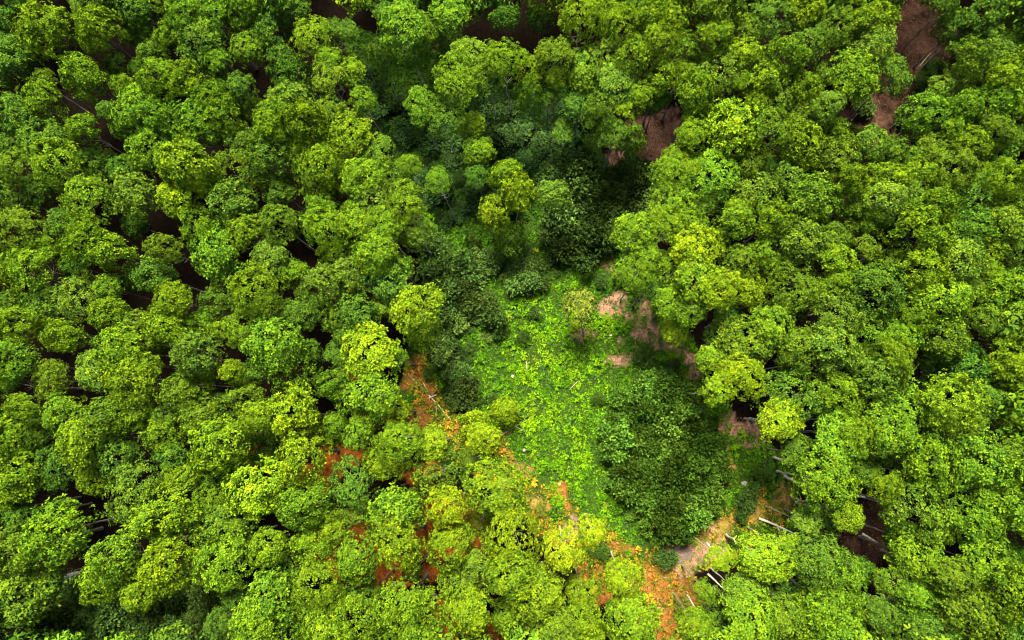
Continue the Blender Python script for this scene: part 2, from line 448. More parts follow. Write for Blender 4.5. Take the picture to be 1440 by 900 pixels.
# openings in the canopy, as pixel circles: crowns are kept from closing over them
GAPS = [(60, 88, 14), (140, 190, 9), (145, 165, 8), (365, 130, 10), (225, 318, 16), (190, 415, 12), (60, 497, 16), (20, 552, 14), (440, 468, 18), (335, 497, 14), (455, 675, 12), (220, 660, 7), (215, 640, 7),
        (118, 785, 16), (200, 850, 25), (260, 840, 20), (545, 810, 22), (490, 635, 9), (600, 800, 14), (690, 895, 14), (590, 530, 26), (592, 590, 18), (615, 560, 18), (650, 610, 18), (705, 640, 15), (735, 660, 16), (775, 700, 16), (858, 380, 16), (862, 425, 16), (500, 30, 14), (690, 30, 20), (740, 45, 22), (860, 800, 8), (843, 830, 8),
        (910, 215, 24), (935, 190, 18), (860, 350, 12), (858, 368, 12), (1085, 55, 8), (1285, 60, 18), (1285, 20, 20), (1290, 110, 10), (1225, 165, 22), (1250, 180, 14), (1175, 122, 6), (1240, 327, 10),
        (1395, 480, 14), (1285, 525, 16), (1290, 545, 12), (1000, 315, 10), (1020, 590, 20), (1045, 600, 14), (950, 490, 14), (1220, 745, 22), (1235, 700, 10), (1250, 790, 16), (1340, 690, 12), (1425, 755, 16),
        (1240, 830, 10), (905, 440, 22), (880, 432, 14), (925, 472, 20), (975, 520, 18), (1000, 560, 14), (700, 612, 8), (738, 660, 10), (787, 695, 12), (806, 738, 9), (757, 708, 8), (872, 768, 10), (490, 745, 8), (960, 845, 12), (650, 605, 12), (720, 650, 14), (770, 705, 14), (800, 742, 12), (900, 800, 18), (925, 830, 20), (860, 790, 9), (620, 570, 12), (575, 505, 12), (605, 240, 20), (640, 270, 20), (560, 180, 22), (530, 110, 16), (700, 170, 18), (740, 190, 14), (650, 330, 20),
        (1060, 735, 18), (1010, 770, 14), (995, 815, 9), (975, 850, 9), (1095, 655, 12), (1120, 705, 9), (1065, 590, 12)]


LANE = [(515, 60, 12), (530, 110, 16), (545, 150, 18), (575, 190, 18), (605, 225, 18), (640, 265, 18), (655, 300, 16), (700, 190, 14), (740, 210, 12)]      # the shaded arm of the clearing


def fit(u, v, rp):
    k = 1.06
    for a, b, g in LANE:
        k = min(k, max(0.6, (math.hypot(u - a, v - b) - g) / rp))
    for a, b, g in GAPS:
        k = min(k, max(0.74, (math.hypot(u - a, v - b) - 0.55 * g) / rp))
    return k


trees = []
for (ox, oy), txt in TILES.items():
    for it in txt.replace('\n', '').split(';'):
        x, y, r, c = it.split()
        u, v = ox + float(x) / 3, oy + float(y) / 3
        if any(math.hypot(u - a, v - b) < 13 for a, b in FREE_PX):
            continue
        if any(math.hypot(u - a, v - b) < g + 0.25 * float(r) / 3 for a, b, g in LANE):
            continue
        trees.append([u, v, float(r) / 3, c])
# crowns that two tiles share at their seam are one crown
trees.sort(key=lambda t: -t[2])
kept = []
for t in trees:
    if all(math.hypot(t[0] - o[0], t[1] - o[1]) > 0.34 * (t[2] + o[2]) for o in kept):
        kept.append(t)
trees = kept
N_IND = 286
main, rest = trees[:N_IND], trees[N_IND:]
print('CROWNS', len(trees), 'individual', len(main), 'rest', len(rest), 'smallest individual', main[-1][2])


def spot(u, v, h, depth_m):
    """trunk base for a crown whose middle shows at (u, v)"""
    zc = h - 0.42 * depth_m
    p = at(u, v, zc)
    return p.x, p.y, zc


HGT = {'y': 25.5, 'b': 25, 'g': 23, 'o': 24.5, 'p': 24.5, 'k': 20.5, 'l': 26, 'w': 15}


def tree_dims(u, v, rp, c, h=None):
    rr = random.Random(int(u * 7 + v * 131))
    h = h or HGT[c] + rr.uniform(-2.4, 2.2) + (rp - 28) * 0.06
    rm = rp * (CAM_H - h * 0.85) / F * (0.98 if (u, v) in FREE_PX else fit(u, v, rp))
    dep = max(rm * 1.6, min(h * 0.50, rm * 1.95)) if h > 14 else h * 0.8
    if h > 14 and min(math.hypot(u - a, v - b) for a, b in CLEAR) < 80:
        dep = rm * 1.3                # rim trees carry their crowns high, on long bare stems
    return h, rm, dep, rr


def vary(c, rr, u=0, v=0):
    warm_glow = 0.22 * math.exp(-((u - 740) / 190) ** 2 - ((v - 740) / 150) ** 2)     # a yellow glow over the lower centre, put into the leaf colour
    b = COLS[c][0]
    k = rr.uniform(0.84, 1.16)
    hue = rr.uniform(-0.07, 0.07) + warm_glow
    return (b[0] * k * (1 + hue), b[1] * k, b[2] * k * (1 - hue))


def child(name, mesh, parent, loc=(0, 0, 0), scale=(1, 1, 1), rz=0.0):
    o = bpy.data.objects.new(name, mesh)
    o.parent = parent
    o.location = loc
    o.scale = scale
    o.rotation_euler = (0, 0, rz)
    COL.objects.link(o)
    return o


def make_tree(kind, u, v, rp, c, h=None, bark='beech', label='', group=None, foot=None):
    h, rm, dep, rr = tree_dims(u, v, rp, c, h)
    if foot:
        dep = h * 0.46
    x, y, _ = spot(u, v, h, dep)
    root = bpy.data.objects.new(kind, None)
    if foot:                      # the photograph shows where the stem meets the ground: a tree that leans a little
        top = Vector((x, y, h - 0.42 * dep))
        a = at(*foot, 0)
        x, y = a.x, a.y
        root.rotation_euler = (top - a).to_track_quat('Z', 'Y').to_euler()
    root.empty_display_size = 0.5
    root.location = (x, y, 0)
    COL.objects.link(root)
    root['label'] = label
    root['category'] = 'tree'
    if group:
        root['group'] = group
    i = rr.randrange(len(CROWNS))
    s = rm / 4.0
    cr = child('crown', CROWNS[i], root, (0, 0, h - dep), (s * rr.uniform(.82, 1.17), s * rr.uniform(.82, 1.17), dep / CD * rr.uniform(.85, 1.15)), rr.random() * 6.28)
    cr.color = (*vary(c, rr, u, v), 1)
    tk = max(0.5, min(1.25, h / 25)) * min(1.1, (rm / 4) ** 1.1)
    child('trunk', (BTRUNKS if bark == 'birch' else TRUNKS)[rr.randrange(3)], root, (0, 0, 0), (tk, tk, h), rr.random() * 6.28)
    return root


# ------------------------------------------------------------------ labels
LANDMARKS = [
 (60, 88, 'the black gap near the top left corner'), (140, 190, 'the long dark cleft in the upper left forest'), (365, 130, 'the dark brown hollow in the upper left forest'),
 (225, 318, 'the dark hole in the middle of the left forest'), (190, 415, 'the narrow dark gap left of the big pale crowns'), (60, 497, 'the black gap at the left edge, halfway down'),
 (20, 552, 'the black notch at the left edge'), (440, 468, 'the dark gap with grey twigs in the left forest'), (335, 497, 'the dark hole below the mid-left crowns'),
 (455, 675, 'the rust-red patch of floor in the lower left forest'), (220, 660, 'the winding black cleft in the lower left forest'), (118, 785, 'the black hole above the fallen grey trunk'),
 (200, 855, 'the dark undergrowth at the bottom left'), (545, 810, 'the brown hollow near the bottom, left of centre'), (490, 635, 'the small rust-red opening'), (600, 800, 'the orange strip of bare floor'),
 (590, 530, 'the orange bare ground with fallen poles'), (560, 155, 'the tall white birch stem at the clearing\'s top'), (690, 30, 'the black hollows at the top middle'),
 (860, 800, 'the orange glade at the bottom'), (910, 200, 'the pinkish bank above the thicket'), (860, 350, 'the thin bare strip at the right of the clearing'), (960, 460, 'the brown bank right of the lone pale tree'),
 (1085, 55, 'the dark dimple in the upper right forest'), (1285, 60, 'the brown ravine at the top right'), (1225, 165, 'the brown opening below the ravine'), (1175, 122, 'the small dark slit left of the brown opening'),
 (1240, 327, 'the black gap near the right edge, upper half'), (1395, 480, 'the black hole near the right edge, halfway down'), (1000, 315, 'the dark slot at the right rim of the clearing'),
 (1030, 600, 'the dark slope at the clearing\'s right corner'), (1095, 660, 'the white leaning stems right of the clearing'), (1220, 745, 'the brown hollow in the lower right forest'), (1235, 700, 'the pale leaning trunk in the lower right forest'),
 (1340, 680, 'the dark pocket in the lower right forest'), (1425, 750, 'the black gap at the right edge, low down'), (1265, 850, 'the dark cleft near the bottom right'), (1010, 780, 'the white poles at the lower right of the clearing'),
    
]
DIRS = ['right of', 'lower right of', 'below', 'lower left of', 'left of', 'upper left of', 'above', 'upper right of']


def direction(dx, dy):
    return DIRS[int(round(math.atan2(dy, dx) / (math.pi / 4))) % 8]


def size_word(r):
    return 'large' if r >= 33.5 else ('medium' if r >= 28.5 else 'small')


def words(s):
    return len(s.split())


CW = ['far left', 'left', 'middle', 'right', 'far right']
RW = ['top', 'upper', 'lower', 'bottom']


def region(t):
    return min(4, int(t[0] // 288)), min(3, int(t[1] // 225))


def art(w):
    return ('an ' if w[0] in 'aeiou' else 'a ') + w


def tree_labels(ts):
    """every label a tree could bear, best first; each tree takes the first that no other tree could bear"""
    cands = []
    for i, t in enumerate(ts):
        u, v, r, c = t
        cw, out = COLS[c][1], []
        for d, a, b, n in sorted((math.hypot(u - a, v - b), a, b, n) for a, b, n in LANDMARKS)[:7]:
            if d > 150:
                break
            di = direction(u - a, v - b)
            same = [j for j, o in enumerate(ts) if j != i and o[3] == c and math.hypot(o[0] - a, o[1] - b) < max(1.7 * d, 60)
                    and abs((math.atan2(o[1] - b, o[0] - a) - math.atan2(v - b, u - a) + math.pi) % (2 * math.pi) - math.pi) < 0.62]
            if not same:
                out.append(f'{cw} tree {di} {n}')
            elif all(size_word(ts[j][2]) != size_word(r) for j in same):
                out.append(f'{size_word(r)} {cw} tree {di} {n}')
        rg = region(t)
        where = f"the photo's {RW[rg[1]]} {CW[rg[0]]}"
        mates = [o for o in ts if o[3] == c and region(o) == rg]
        if len(mates) == 1:
            out.append(f'only {cw} tree in {where} part')
        else:
            for w, k in (('largest', lambda o: -o[2]), ('topmost', lambda o: o[1]), ('leftmost', lambda o: o[0]), ('rightmost', lambda o: -o[0]), ('lowest', lambda o: -o[1]), ('smallest', lambda o: o[2])):
                q = sorted(mates, key=k)
                if q[0] is t and abs(k(q[0]) - k(q[1])) > (2.0 if w in ('largest', 'smallest') else 8):
                    out.append(f'{w} of the {cw} trees in {where} part')
        nbs = sorted((o for o in ts if o is not t), key=lambda o: math.hypot(o[0] - u, o[1] - v))[:6]
        for x in range(6):
            for y in range(x + 1, 6):
                A, B_ = nbs[x], nbs[y]
                la = f'{direction(u - A[0], v - A[1])} {art(COLS[A[3]][1])} one'
                lb = f'{direction(u - B_[0], v - B_[1])} {art(COLS[B_[3]][1])} one'
                out += [f'{size_word(r)} {cw} tree {la} and {lb}, {RW[rg[1]]} {CW[rg[0]]}', f'{size_word(r)} {cw} tree {la} and {lb}', f'{cw} tree {la} and {lb}']
        cands.append([x for x in out if words(x) <= 16])
    count = {}
    for cs_ in cands:
        for x in set(cs_):
            count[x] = count.get(x, 0) + 1
    res = {}
    for i, cs_ in enumerate(cands):
        res[i] = next((x for x in cs_ if count[x] == 1), cs_[0] if cs_ else 'forest tree')
    return res


LAB = tree_labels(main)
for i, (u, v, r, c) in enumerate(main):
    side = 'left' if u < 640 and v < 760 else ('right' if u > 900 else ('upper' if v < 300 else 'lower'))
    pale = min(math.hypot(u - a, v - b) for a, b in CLEAR) < 75
    make_tree('beech_tree', u, v, r, c, bark='birch' if pale else 'beech', label=LAB[i], group={'left': 'trees of the forest left of the clearing', 'right': 'trees of the forest right of the clearing',
              'upper': 'trees of the forest above the clearing', 'lower': 'trees of the forest below the clearing'}[side])
for (u, v, r, c, h, bk, lab) in FREE:
    make_tree('birch_tree' if bk == 'birch' else 'young_tree', u, v, r, c, h, bk, lab, 'free-standing trees in and around the clearing', FEET.get((u, v)))

# the lesser crowns of the canopy, and the forest going on outside the picture, as one mass
s = Soup()


def put(soup, quads, tints, x, y, z, sx, sz, rz, colour, mat=0):
    c, n = math.cos(rz), math.sin(rz)
    q = quads.copy()
    X = (q[..., 0] * c - q[..., 1] * n) * sx + x
    Y = (q[..., 0] * n + q[..., 1] * c) * sx + y
    q = np.stack([X, Y, q[..., 2] * sz + z], -1)
    soup.add(q, tints, colour, mat)


for (u, v, r, c) in rest:
    h, rm, dep, rr = tree_dims(u, v, r, c)
    h -= 3.0
    x, y, _ = spot(u, v, h, dep)
    q, t = CROWNQ[rr.randrange(len(CROWNQ))]
    keepn = int(len(q) * 0.62)
    sel = np.arange(len(q))[::1]
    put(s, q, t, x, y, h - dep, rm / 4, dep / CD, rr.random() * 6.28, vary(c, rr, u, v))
    tq = TRUNKQ[rr.randrange(3)]
    put(s, tq, np.zeros(len(tq)), x, y, 0, 0.7, h, rr.random() * 6.28, (1, 1, 1), 1)
rr = random.Random(5)
x0, y0 = at(0, 900, 24).xy
outside = []
for tries in range(6000):
    u, v = rr.uniform(-330, 1770), rr.uniform(-330, 1200)
    if -8 < u < 1448 and -8 < v < 908:
        continue
    if all(math.hypot(u - a, v - b) > 43 for a, b in outside):
        outside.append((u, v))
for u, v in outside:
    c = rr.choice('yyybbggooopk')
    h, rm, dep, r2 = tree_dims(u, v, rr.uniform(30, 40), c)
    x, y, _ = spot(u, v, h, dep)
    q, t = LIGHTQ[rr.randrange(len(LIGHTQ))]
    put(s, q, t, x, y, h - dep, rm / 4, dep / CD, rr.random() * 6.28, vary(c, rr))
fo = bpy.data.objects.new('lesser_trees', s.mesh('lesser_trees', [M_LEAFA, M_BARK]))
fo['kind'] = 'stuff'
fo['label'] = 'smaller and half hidden tree crowns filling in between the big ones of the forest'
fo['category'] = 'trees'
COL.objects.link(fo)

# ------------------------------------------------------------------ ground

def inside(u, v, poly):
    hit = False
    n = len(poly)
    for i in range(n):
        a, b = poly[i], poly[(i + 1) % n]
        if (a[1] > v) != (b[1] > v) and u < (b[0] - a[0]) * (v - a[1]) / (b[1] - a[1]) + a[0]:
            hit = not hit
    return hit


def g_poly(poly):
    """a pixel outline as an outline on the ground, in metres"""
    return [tuple(at(u, v, 0).xy) for u, v in poly]


def inside_np(X, Y, poly):
    hit = np.zeros(X.shape, bool)
    n = len(poly)
    for i in range(n):
        (ax, ay), (bx, by) = poly[i], poly[(i + 1) % n]
        if ay == by:
            continue
        c = ((ay > Y) != (by > Y)) & (X < (bx - ax) * (Y - ay) / (by - ay) + ax)
        hit ^= c
    return hit


def wobble(X, Y, seed, f):
    r = np.random.default_rng(seed)
    out = np.zeros_like(X)
    for k in range(7):
        a = r.random() * 6.28
        ff = f * r.uniform(.6, 1.8)
        out += np.sin((X * math.cos(a) + Y * math.sin(a)) * ff + r.random() * 6.28) / 3.2
    return out


# bare patches, pixels: x, y, half width, half height, rot, kind (p pink earth, o orange litter, s straw)
PATCH = [(858, 368, 6, 22, -20, 'p'), (846, 364, 14, 6, 0, 'o'), (862, 428, 18, 24, 10, 'p'), (875, 445, 16, 8, 0, 'p'), (906, 440, 10, 22, 15, 'p'), (918, 470, 20, 12, 40, 'p'), (950, 490, 24, 10, 30, 'p'),
         (973, 515, 14, 22, -10, 'p'), (875, 505, 20, 10, 0, 'p'), (870, 490, 6, 14, 0, 'p'), (820, 472, 16, 8, 0, 'p'), (800, 470, 7, 6, 0, 'p'), (935, 530, 8, 9, 0, 'p'), (1020, 595, 18, 12, 20, 'p'),
         (1060, 625, 14, 9, 0, 'p'), (905, 205, 40, 40, 0, 'q'), (880, 225, 24, 10, 0, 'p'), (938, 195, 26, 44, 0, 'q'),
         (582, 525, 12, 26, 15, 'o'), (600, 545, 14, 20, -20, 'o'), (590, 590, 12, 18, 10, 'o'), (625, 474, 7, 7, 0, 'o'), (640, 600, 22, 8, 20, 'o'), (718, 648, 8, 14, -20, 's'), (738, 662, 20, 7, 15, 's'),
         (700, 612, 14, 9, 0, 's'), (757, 708, 12, 10, 0, 's'), (787, 698, 12, 18, 0, 'o'), (806, 738, 8, 14, 0, 'p'), (760, 735, 12, 8, 0, 'o'), (872, 768, 16, 9, 20, 'o'), (820, 810, 10, 12, 0, 'o'),
         (843, 830, 9, 20, 0, 'o'), (920, 820, 30, 24, 30, 'o'), (950, 840, 36, 30, 0, 'o'), (940, 875, 40, 30, 0, 'o'), (985, 770, 30, 26, 0, 'p'), (1010, 742, 26, 12, -10, 's'), (1055, 722, 26, 12, -20, 's'), (1020, 660, 7, 34, 0, 's'),
         (992, 745, 8, 12, 0, 'p'), (1080, 718, 14, 10, 0, 's'), (1100, 700, 16, 20, 0, 's'), (955, 790, 26, 20, 0, 'p'), (1045, 605, 16, 16, 0, 'p'),
         (480, 640, 30, 16, 0, 'r'), (450, 672, 24, 16, 0, 'r'), (490, 745, 24, 22, 0, 'r'), (545, 805, 40, 22, 0, 'r'), (600, 800, 14, 22, 0, 'r'), (490, 520, 20, 14, 0, 'r'), (360, 640, 22, 16, 0, 'r'),
         (690, 890, 30, 14, 0, 'r'), (625, 880, 18, 30, 0, 'r'), (590, 662, 30, 10, 0, 'r'), (605, 715, 20, 14, 0, 'r'), (500, 760, 60, 40, 0, 'r'), (620, 740, 60, 40, 0, 'r'),
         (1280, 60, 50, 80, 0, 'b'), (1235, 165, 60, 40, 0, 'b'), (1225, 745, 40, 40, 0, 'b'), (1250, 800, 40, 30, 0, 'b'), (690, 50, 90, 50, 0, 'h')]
RGB = {'q': (0.075, 0.042, 0.033), 'p': (0.19, 0.105, 0.08), 'o': (0.15, 0.058, 0.017), 's': (0.16, 0.10, 0.034), 'r': (0.20, 0.060, 0.012), 'h': (0.0035, 0.0026, 0.0021), 'b': (0.040, 0.022, 0.017)}  # h: hollows at the top, their shade put into the soil colour

SX, SY, STEP = 175.0, 140.0, 0.7
nx, ny = int(2 * SX / STEP) + 1, int(2 * SY / STEP) + 1
gx, gy = np.meshgrid(np.linspace(-SX, SX, nx), np.linspace(-SY, SY, ny))
gz = wobble(gx, gy, 3, 0.09) * 0.35 + wobble(gx, gy, 4, 0.5) * 0.09
gz -= gz.min() * 0 + 0.35
edge = np.clip(np.minimum(SX - np.abs(gx), SY - np.abs(gy)) / 20, 0, 1)
gz = gz * edge + (1 - edge) * -0.35
colr = np.tile(np.array([0.0042, 0.003, 0.0024]), (ny, nx, 1))  # near-black: shade beneath the canopy is put into the soil colour
wx, wy = gx + wobble(gx, gy, 11, 0.8) * 0.9, gy + wobble(gx, gy, 12, 0.8) * 0.9
mc = inside_np(wx, wy, g_poly(CLEAR))
colr[mc] = (0.016, 0.034, 0.005)
bare = np.zeros(gx.shape)
patchy = wobble(gx, gy, 71, 1.1) * 0.7 + wobble(gx, gy, 72, 2.4) * 0.6
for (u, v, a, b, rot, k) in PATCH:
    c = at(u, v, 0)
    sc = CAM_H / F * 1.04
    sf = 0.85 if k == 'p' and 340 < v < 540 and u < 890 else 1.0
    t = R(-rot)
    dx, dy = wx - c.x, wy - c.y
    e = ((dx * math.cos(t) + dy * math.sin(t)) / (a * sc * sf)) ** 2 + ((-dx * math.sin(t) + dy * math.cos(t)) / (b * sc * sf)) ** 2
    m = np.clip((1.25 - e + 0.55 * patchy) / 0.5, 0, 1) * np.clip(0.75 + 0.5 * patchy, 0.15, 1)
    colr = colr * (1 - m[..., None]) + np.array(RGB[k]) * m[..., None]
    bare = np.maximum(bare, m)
verts = np.stack([gx, gy, gz], -1).reshape(-1, 3)
idx = np.arange(nx * ny).reshape(ny, nx)
faces = np.stack([idx[:-1, :-1], idx[:-1, 1:], idx[1:, 1:], idx[1:, :-1]], -1).reshape(-1, 4)
B = 4000.0
ring = [(-B, -B, -.35), (B, -B, -.35), (B, B, -.35), (-B, B, -.35)]
nb = len(verts)
verts = np.concatenate([verts, np.array(ring)])
cidx = [idx[0, 0], idx[0, -1], idx[-1, -1], idx[-1, 0]]
sides = [list(idx[0, :]), list(idx[:, -1]), list(idx[-1, ::-1]), list(idx[::-1, 0])]
me = bpy.data.meshes.new('ground')
polys = faces.tolist()
for k in range(4):
    polys.append([nb + k, nb + (k + 1) % 4] + sides[k][::-1])
me.from_pydata(verts.tolist(), [], polys)
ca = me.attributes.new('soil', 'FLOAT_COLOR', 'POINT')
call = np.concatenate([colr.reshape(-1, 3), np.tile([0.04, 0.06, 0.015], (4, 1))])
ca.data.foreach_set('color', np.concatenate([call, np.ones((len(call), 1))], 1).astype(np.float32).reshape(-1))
me.polygons.foreach_set('use_smooth', np.ones(len(me.polygons), bool))
g = NT('forest_floor')
tc = g.n('ShaderNodeTexCoord').outputs['Object']
soil = g.n('ShaderNodeAttribute', attribute_name='soil').outputs['Color']
n1 = g.noise(1.4, 6, 0.7, tc)
n2 = g.noise(7.0, 3, 0.7, tc)
n3 = g.noise(0.25, 3, 0.6, tc)
c1 = g.mix(g.ramp(n1, 0.3, 0.7), (0.45, 0.45, 0.5), (1.6, 1.5, 1.35))
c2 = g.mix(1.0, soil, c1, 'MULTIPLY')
c3 = g.mix(g.ramp(n2, 0.35, 0.65), (0.55, 0.55, 0.55), (1.4, 1.4, 1.4))
c4 = g.mix(1.0, c2, c3, 'MULTIPLY')
p = g.n('ShaderNodeBsdfDiffuse')
g.l(c4, p.inputs['Color'])
bm_ = g.n('ShaderNodeBump')
bm_.inputs['Strength'].default_value = 0.8
bm_.inputs['Distance'].default_value = 0.15
g.l(n2, bm_.inputs['Height'])
g.l(bm_.outputs[0], p.inputs['Normal'])
g.l(p.outputs[0], g.out.inputs[0])
me.materials.append(g.m)
go = bpy.data.objects.new('ground', me)
go['kind'] = 'structure'
COL.objects.link(go)


def gz_at(X, Y):
    i = np.clip(((Y + SY) / STEP).astype(int), 0, ny - 1)
    j = np.clip(((X + SX) / STEP).astype(int), 0, nx - 1)
    return gz[i, j], bare[i, j]


def gh(x, y):
    return float(gz_at(np.array([x]), np.array([y]))[0][0])


# ------------------------------------------------------------------ ground cover
LIME = [(690, 440), (840, 400), (860, 460), (850, 560), (845, 640), (870, 700), (880, 760), (840, 760), (770, 700), (740, 640), (700, 600), (680, 560), (690, 500)]
STRIP = [(556, 500), (610, 505), (640, 580), (715, 620), (765, 690), (830, 745), (900, 780), (960, 740), (1060, 700), (1120, 715), (1100, 740), (1010, 790), (1000, 895), (890, 895), (840, 850), (740, 745), (640, 650), (580, 625)]
gp = g_poly(CLEAR)
X0, X1 = min(p[0] for p in gp), max(p[0] for p in gp)
Y0, Y1 = min(p[1] for p in gp), max(p[1] for p in gp)
NP, PER = 85000, 7
hx, hy = rng.uniform(X0, X1, NP), rng.uniform(Y0, Y1, NP)
ok = inside_np(hx + wobble(hx, hy, 11, 0.8) * 0.9, hy + wobble(hx, hy, 12, 0.8) * 0.9, gp)
hz, bb = gz_at(hx, hy)
dens = wobble(hx, hy, 21, 0.7) + wobble(hx, hy, 22, 2.0) * 0.6
ok &= (rng.random(NP) > bb * 0.80) & (rng.random(NP) < 0.85 + dens * 0.25)
hx, hy, hz, dens = hx[ok], hy[ok], hz[ok], dens[ok]
n = len(hx)


def zone(poly, s1, s2, amp):
    return inside_np(hx + wobble(hx, hy, s1, 0.5) * amp, hy + wobble(hx, hy, s2, 0.5) * amp, g_poly(poly))


lime = zone(LIME, 31, 32, 2.5)
strip = zone(STRIP, 33, 34, 2.0)
lump = wobble(hx, hy, 41, 0.9) + 0.7 * wobble(hx, hy, 42, 2.2)
size = np.clip(rng.lognormal(-1.02, 0.38, n) * (1 + 0.25 * lump), 0.16, 1.1)      # frond length
hgt = np.clip(0.25 + 0.25 * dens + 0.3 * np.clip(lump, 0, 2) ** 1.4 + rng.normal(size=n) * 0.14, 0.05, 1.7)
mixv = wobble(hx, hy, 51, 0.35) + wobble(hx, hy, 52, 1.1) * 0.6 + rng.normal(size=n) * 0.4
pc = np.empty((n, 3))
pc[:] = (0.038, 0.092, 0.0065)
pc[~lime & (mixv > 0.5)] = (0.052, 0.118, 0.0060)
pc[~lime & (mixv < -0.6)] = (0.028, 0.068, 0.0080)
pc[lime] = (0.078, 0.160, 0.0050)
pc[lime & (mixv > 0.9)] = (0.108, 0.172, 0.0060)
pc[lime & (mixv < -0.5)] = (0.040, 0.098, 0.0065)
dull = (wobble(hx, hy, 53, 0.9) + wobble(hx, hy, 54, 2.2) * 0.7 > 0.65) & (rng.random(n) < 0.7)      # nettles and saplings, duller than the ferns
pc[dull] = (0.034, 0.072, 0.016)
gold = ((wobble(hx, hy, 55, 1.2) + wobble(hx, hy, 56, 3.0) * 0.7 > 1.6) & (rng.random(n) < 0.6)) | (strip & (rng.random(n) < 0.55))
pc[gold] = (0.125, 0.125, 0.012)
rust = strip & (rng.random(n) < 0.33)
pc[rust] = (0.230, 0.100, 0.018)
pc[zone([(470, 30), (880, 30), (930, 300), (840, 370), (780, 330), (640, 310), (590, 280)], 35, 36, 2.0)] = (0.021, 0.052, 0.0075)  # upper arm of the clearing: its shade is put into the cover colour
pc *= rng.uniform(0.85, 1.3, (n, 1))
N = np.repeat(unit(np.stack([rng.normal(0, .25, n), rng.normal(0, .25, n), np.ones(n)], -1)), PER, 0)
rnd = rng.normal(size=(n * PER, 3))
tang = unit(rnd - N * (rnd * N).sum(1, keepdims=True))
d = unit(tang + N * rng.normal(0.28, 0.3, (n * PER, 1)))
ln = np.repeat(size, PER) * rng.uniform(0.6, 1.2, n * PER)
base = np.repeat(np.stack([hx, hy, hz + hgt], -1), PER, 0) + tang * rng.uniform(0, .12, (n * PER, 1)) - N * rng.uniform(0, .15, (n * PER, 1))
q = sprays(base, d, ln, ln * rng.uniform(0.26, 0.48, n * PER), up=N, flat=0.7)
tint = np.clip(np.repeat(0.4 + rng.normal(size=n) * 0.2, PER) + rng.normal(size=n * PER) * 0.18, 0, 1)
s = Soup()
s.add(q, tint)
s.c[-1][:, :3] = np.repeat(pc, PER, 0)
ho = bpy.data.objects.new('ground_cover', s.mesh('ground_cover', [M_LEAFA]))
ho['kind'] = 'stuff'
ho['label'] = 'bright green ferns and brambles covering the clearing floor'
ho['category'] = 'ground cover'
COL.objects.link(ho)


# dead leaves, dry bracken and chips over the bare patches
lq, lt, lc = [], [], []
for (u, v, a, b, rot, k) in PATCH:
    if k == 'h':
        continue
    c = at(u, v, 0)
    sc = CAM_H / F * 1.15
    m = int(a * b * sc * sc * 3.1 * (9 if k in 'os' else 6))
    m = min(m, 9000)
    rr_, th = np.sqrt(rng.random(m)), rng.random(m) * 6.28
    t = R(-rot)
    ex, ey = rr_ * np.cos(th) * a * sc, rr_ * np.sin(th) * b * sc
    X, Y = c.x + ex * math.cos(t) - ey * math.sin(t), c.y + ex * math.sin(t) + ey * math.cos(t)
    Z, _b = gz_at(X, Y)
    tall = 0.45 if k in 'os' else 0.12
    base = np.stack([X, Y, Z + rng.random(m) ** 2 * tall], -1)
    d = unit(rng.normal(size=(m, 3)) * np.array([1, 1, 0.5 if k in 'os' else 0.15]))
    ln = rng.uniform(0.2, 0.7, m)
    q = sprays(base, d, ln, ln * rng.uniform(0.12, 0.45, m), flat=0.6)
    pal = {'o': [(0.19, 0.078, 0.018), (0.22, 0.12, 0.028), (0.15, 0.055, 0.018), (0.14, 0.15, 0.010), (0.08, 0.13, 0.008), (0.27, 0.17, 0.068)],
           's': [(0.24, 0.15, 0.055), (0.18, 0.15, 0.022), (0.11, 0.14, 0.010), (0.08, 0.13, 0.008), (0.24, 0.12, 0.04)],
           'p': [(0.21, 0.115, 0.088), (0.15, 0.08, 0.062), (0.27, 0.175, 0.135), (0.09, 0.05, 0.038), (0.06, 0.12, 0.012), (0.06, 0.12, 0.012)],
           'r': [(0.22, 0.07, 0.015), (0.30, 0.10, 0.02), (0.14, 0.04, 0.012)],
           'q': [(0.13, 0.075, 0.058), (0.08, 0.045, 0.035), (0.05, 0.03, 0.024)],
           'b': [(0.06, 0.032, 0.026), (0.10, 0.055, 0.042), (0.035, 0.02, 0.016)]}[k]
    ks = rng.integers(0, len(pal), m)
    for j, colour in enumerate(pal):
        lq.append(q[ks == j])
        lc.append(colour)
s = Soup()
for q_, c_ in zip(lq, lc):
    if len(q_):
        s.add(q_, rng.random(len(q_)) * 0.7, c_)
lo = bpy.data.objects.new('leaf_litter', s.mesh('leaf_litter', [M_LITTER]))
lo['kind'] = 'stuff'
lo['label'] = 'rusty bracken, dead leaves and wood chips strewn over the bare patches'
lo['category'] = 'leaf litter'
COL.objects.link(lo)


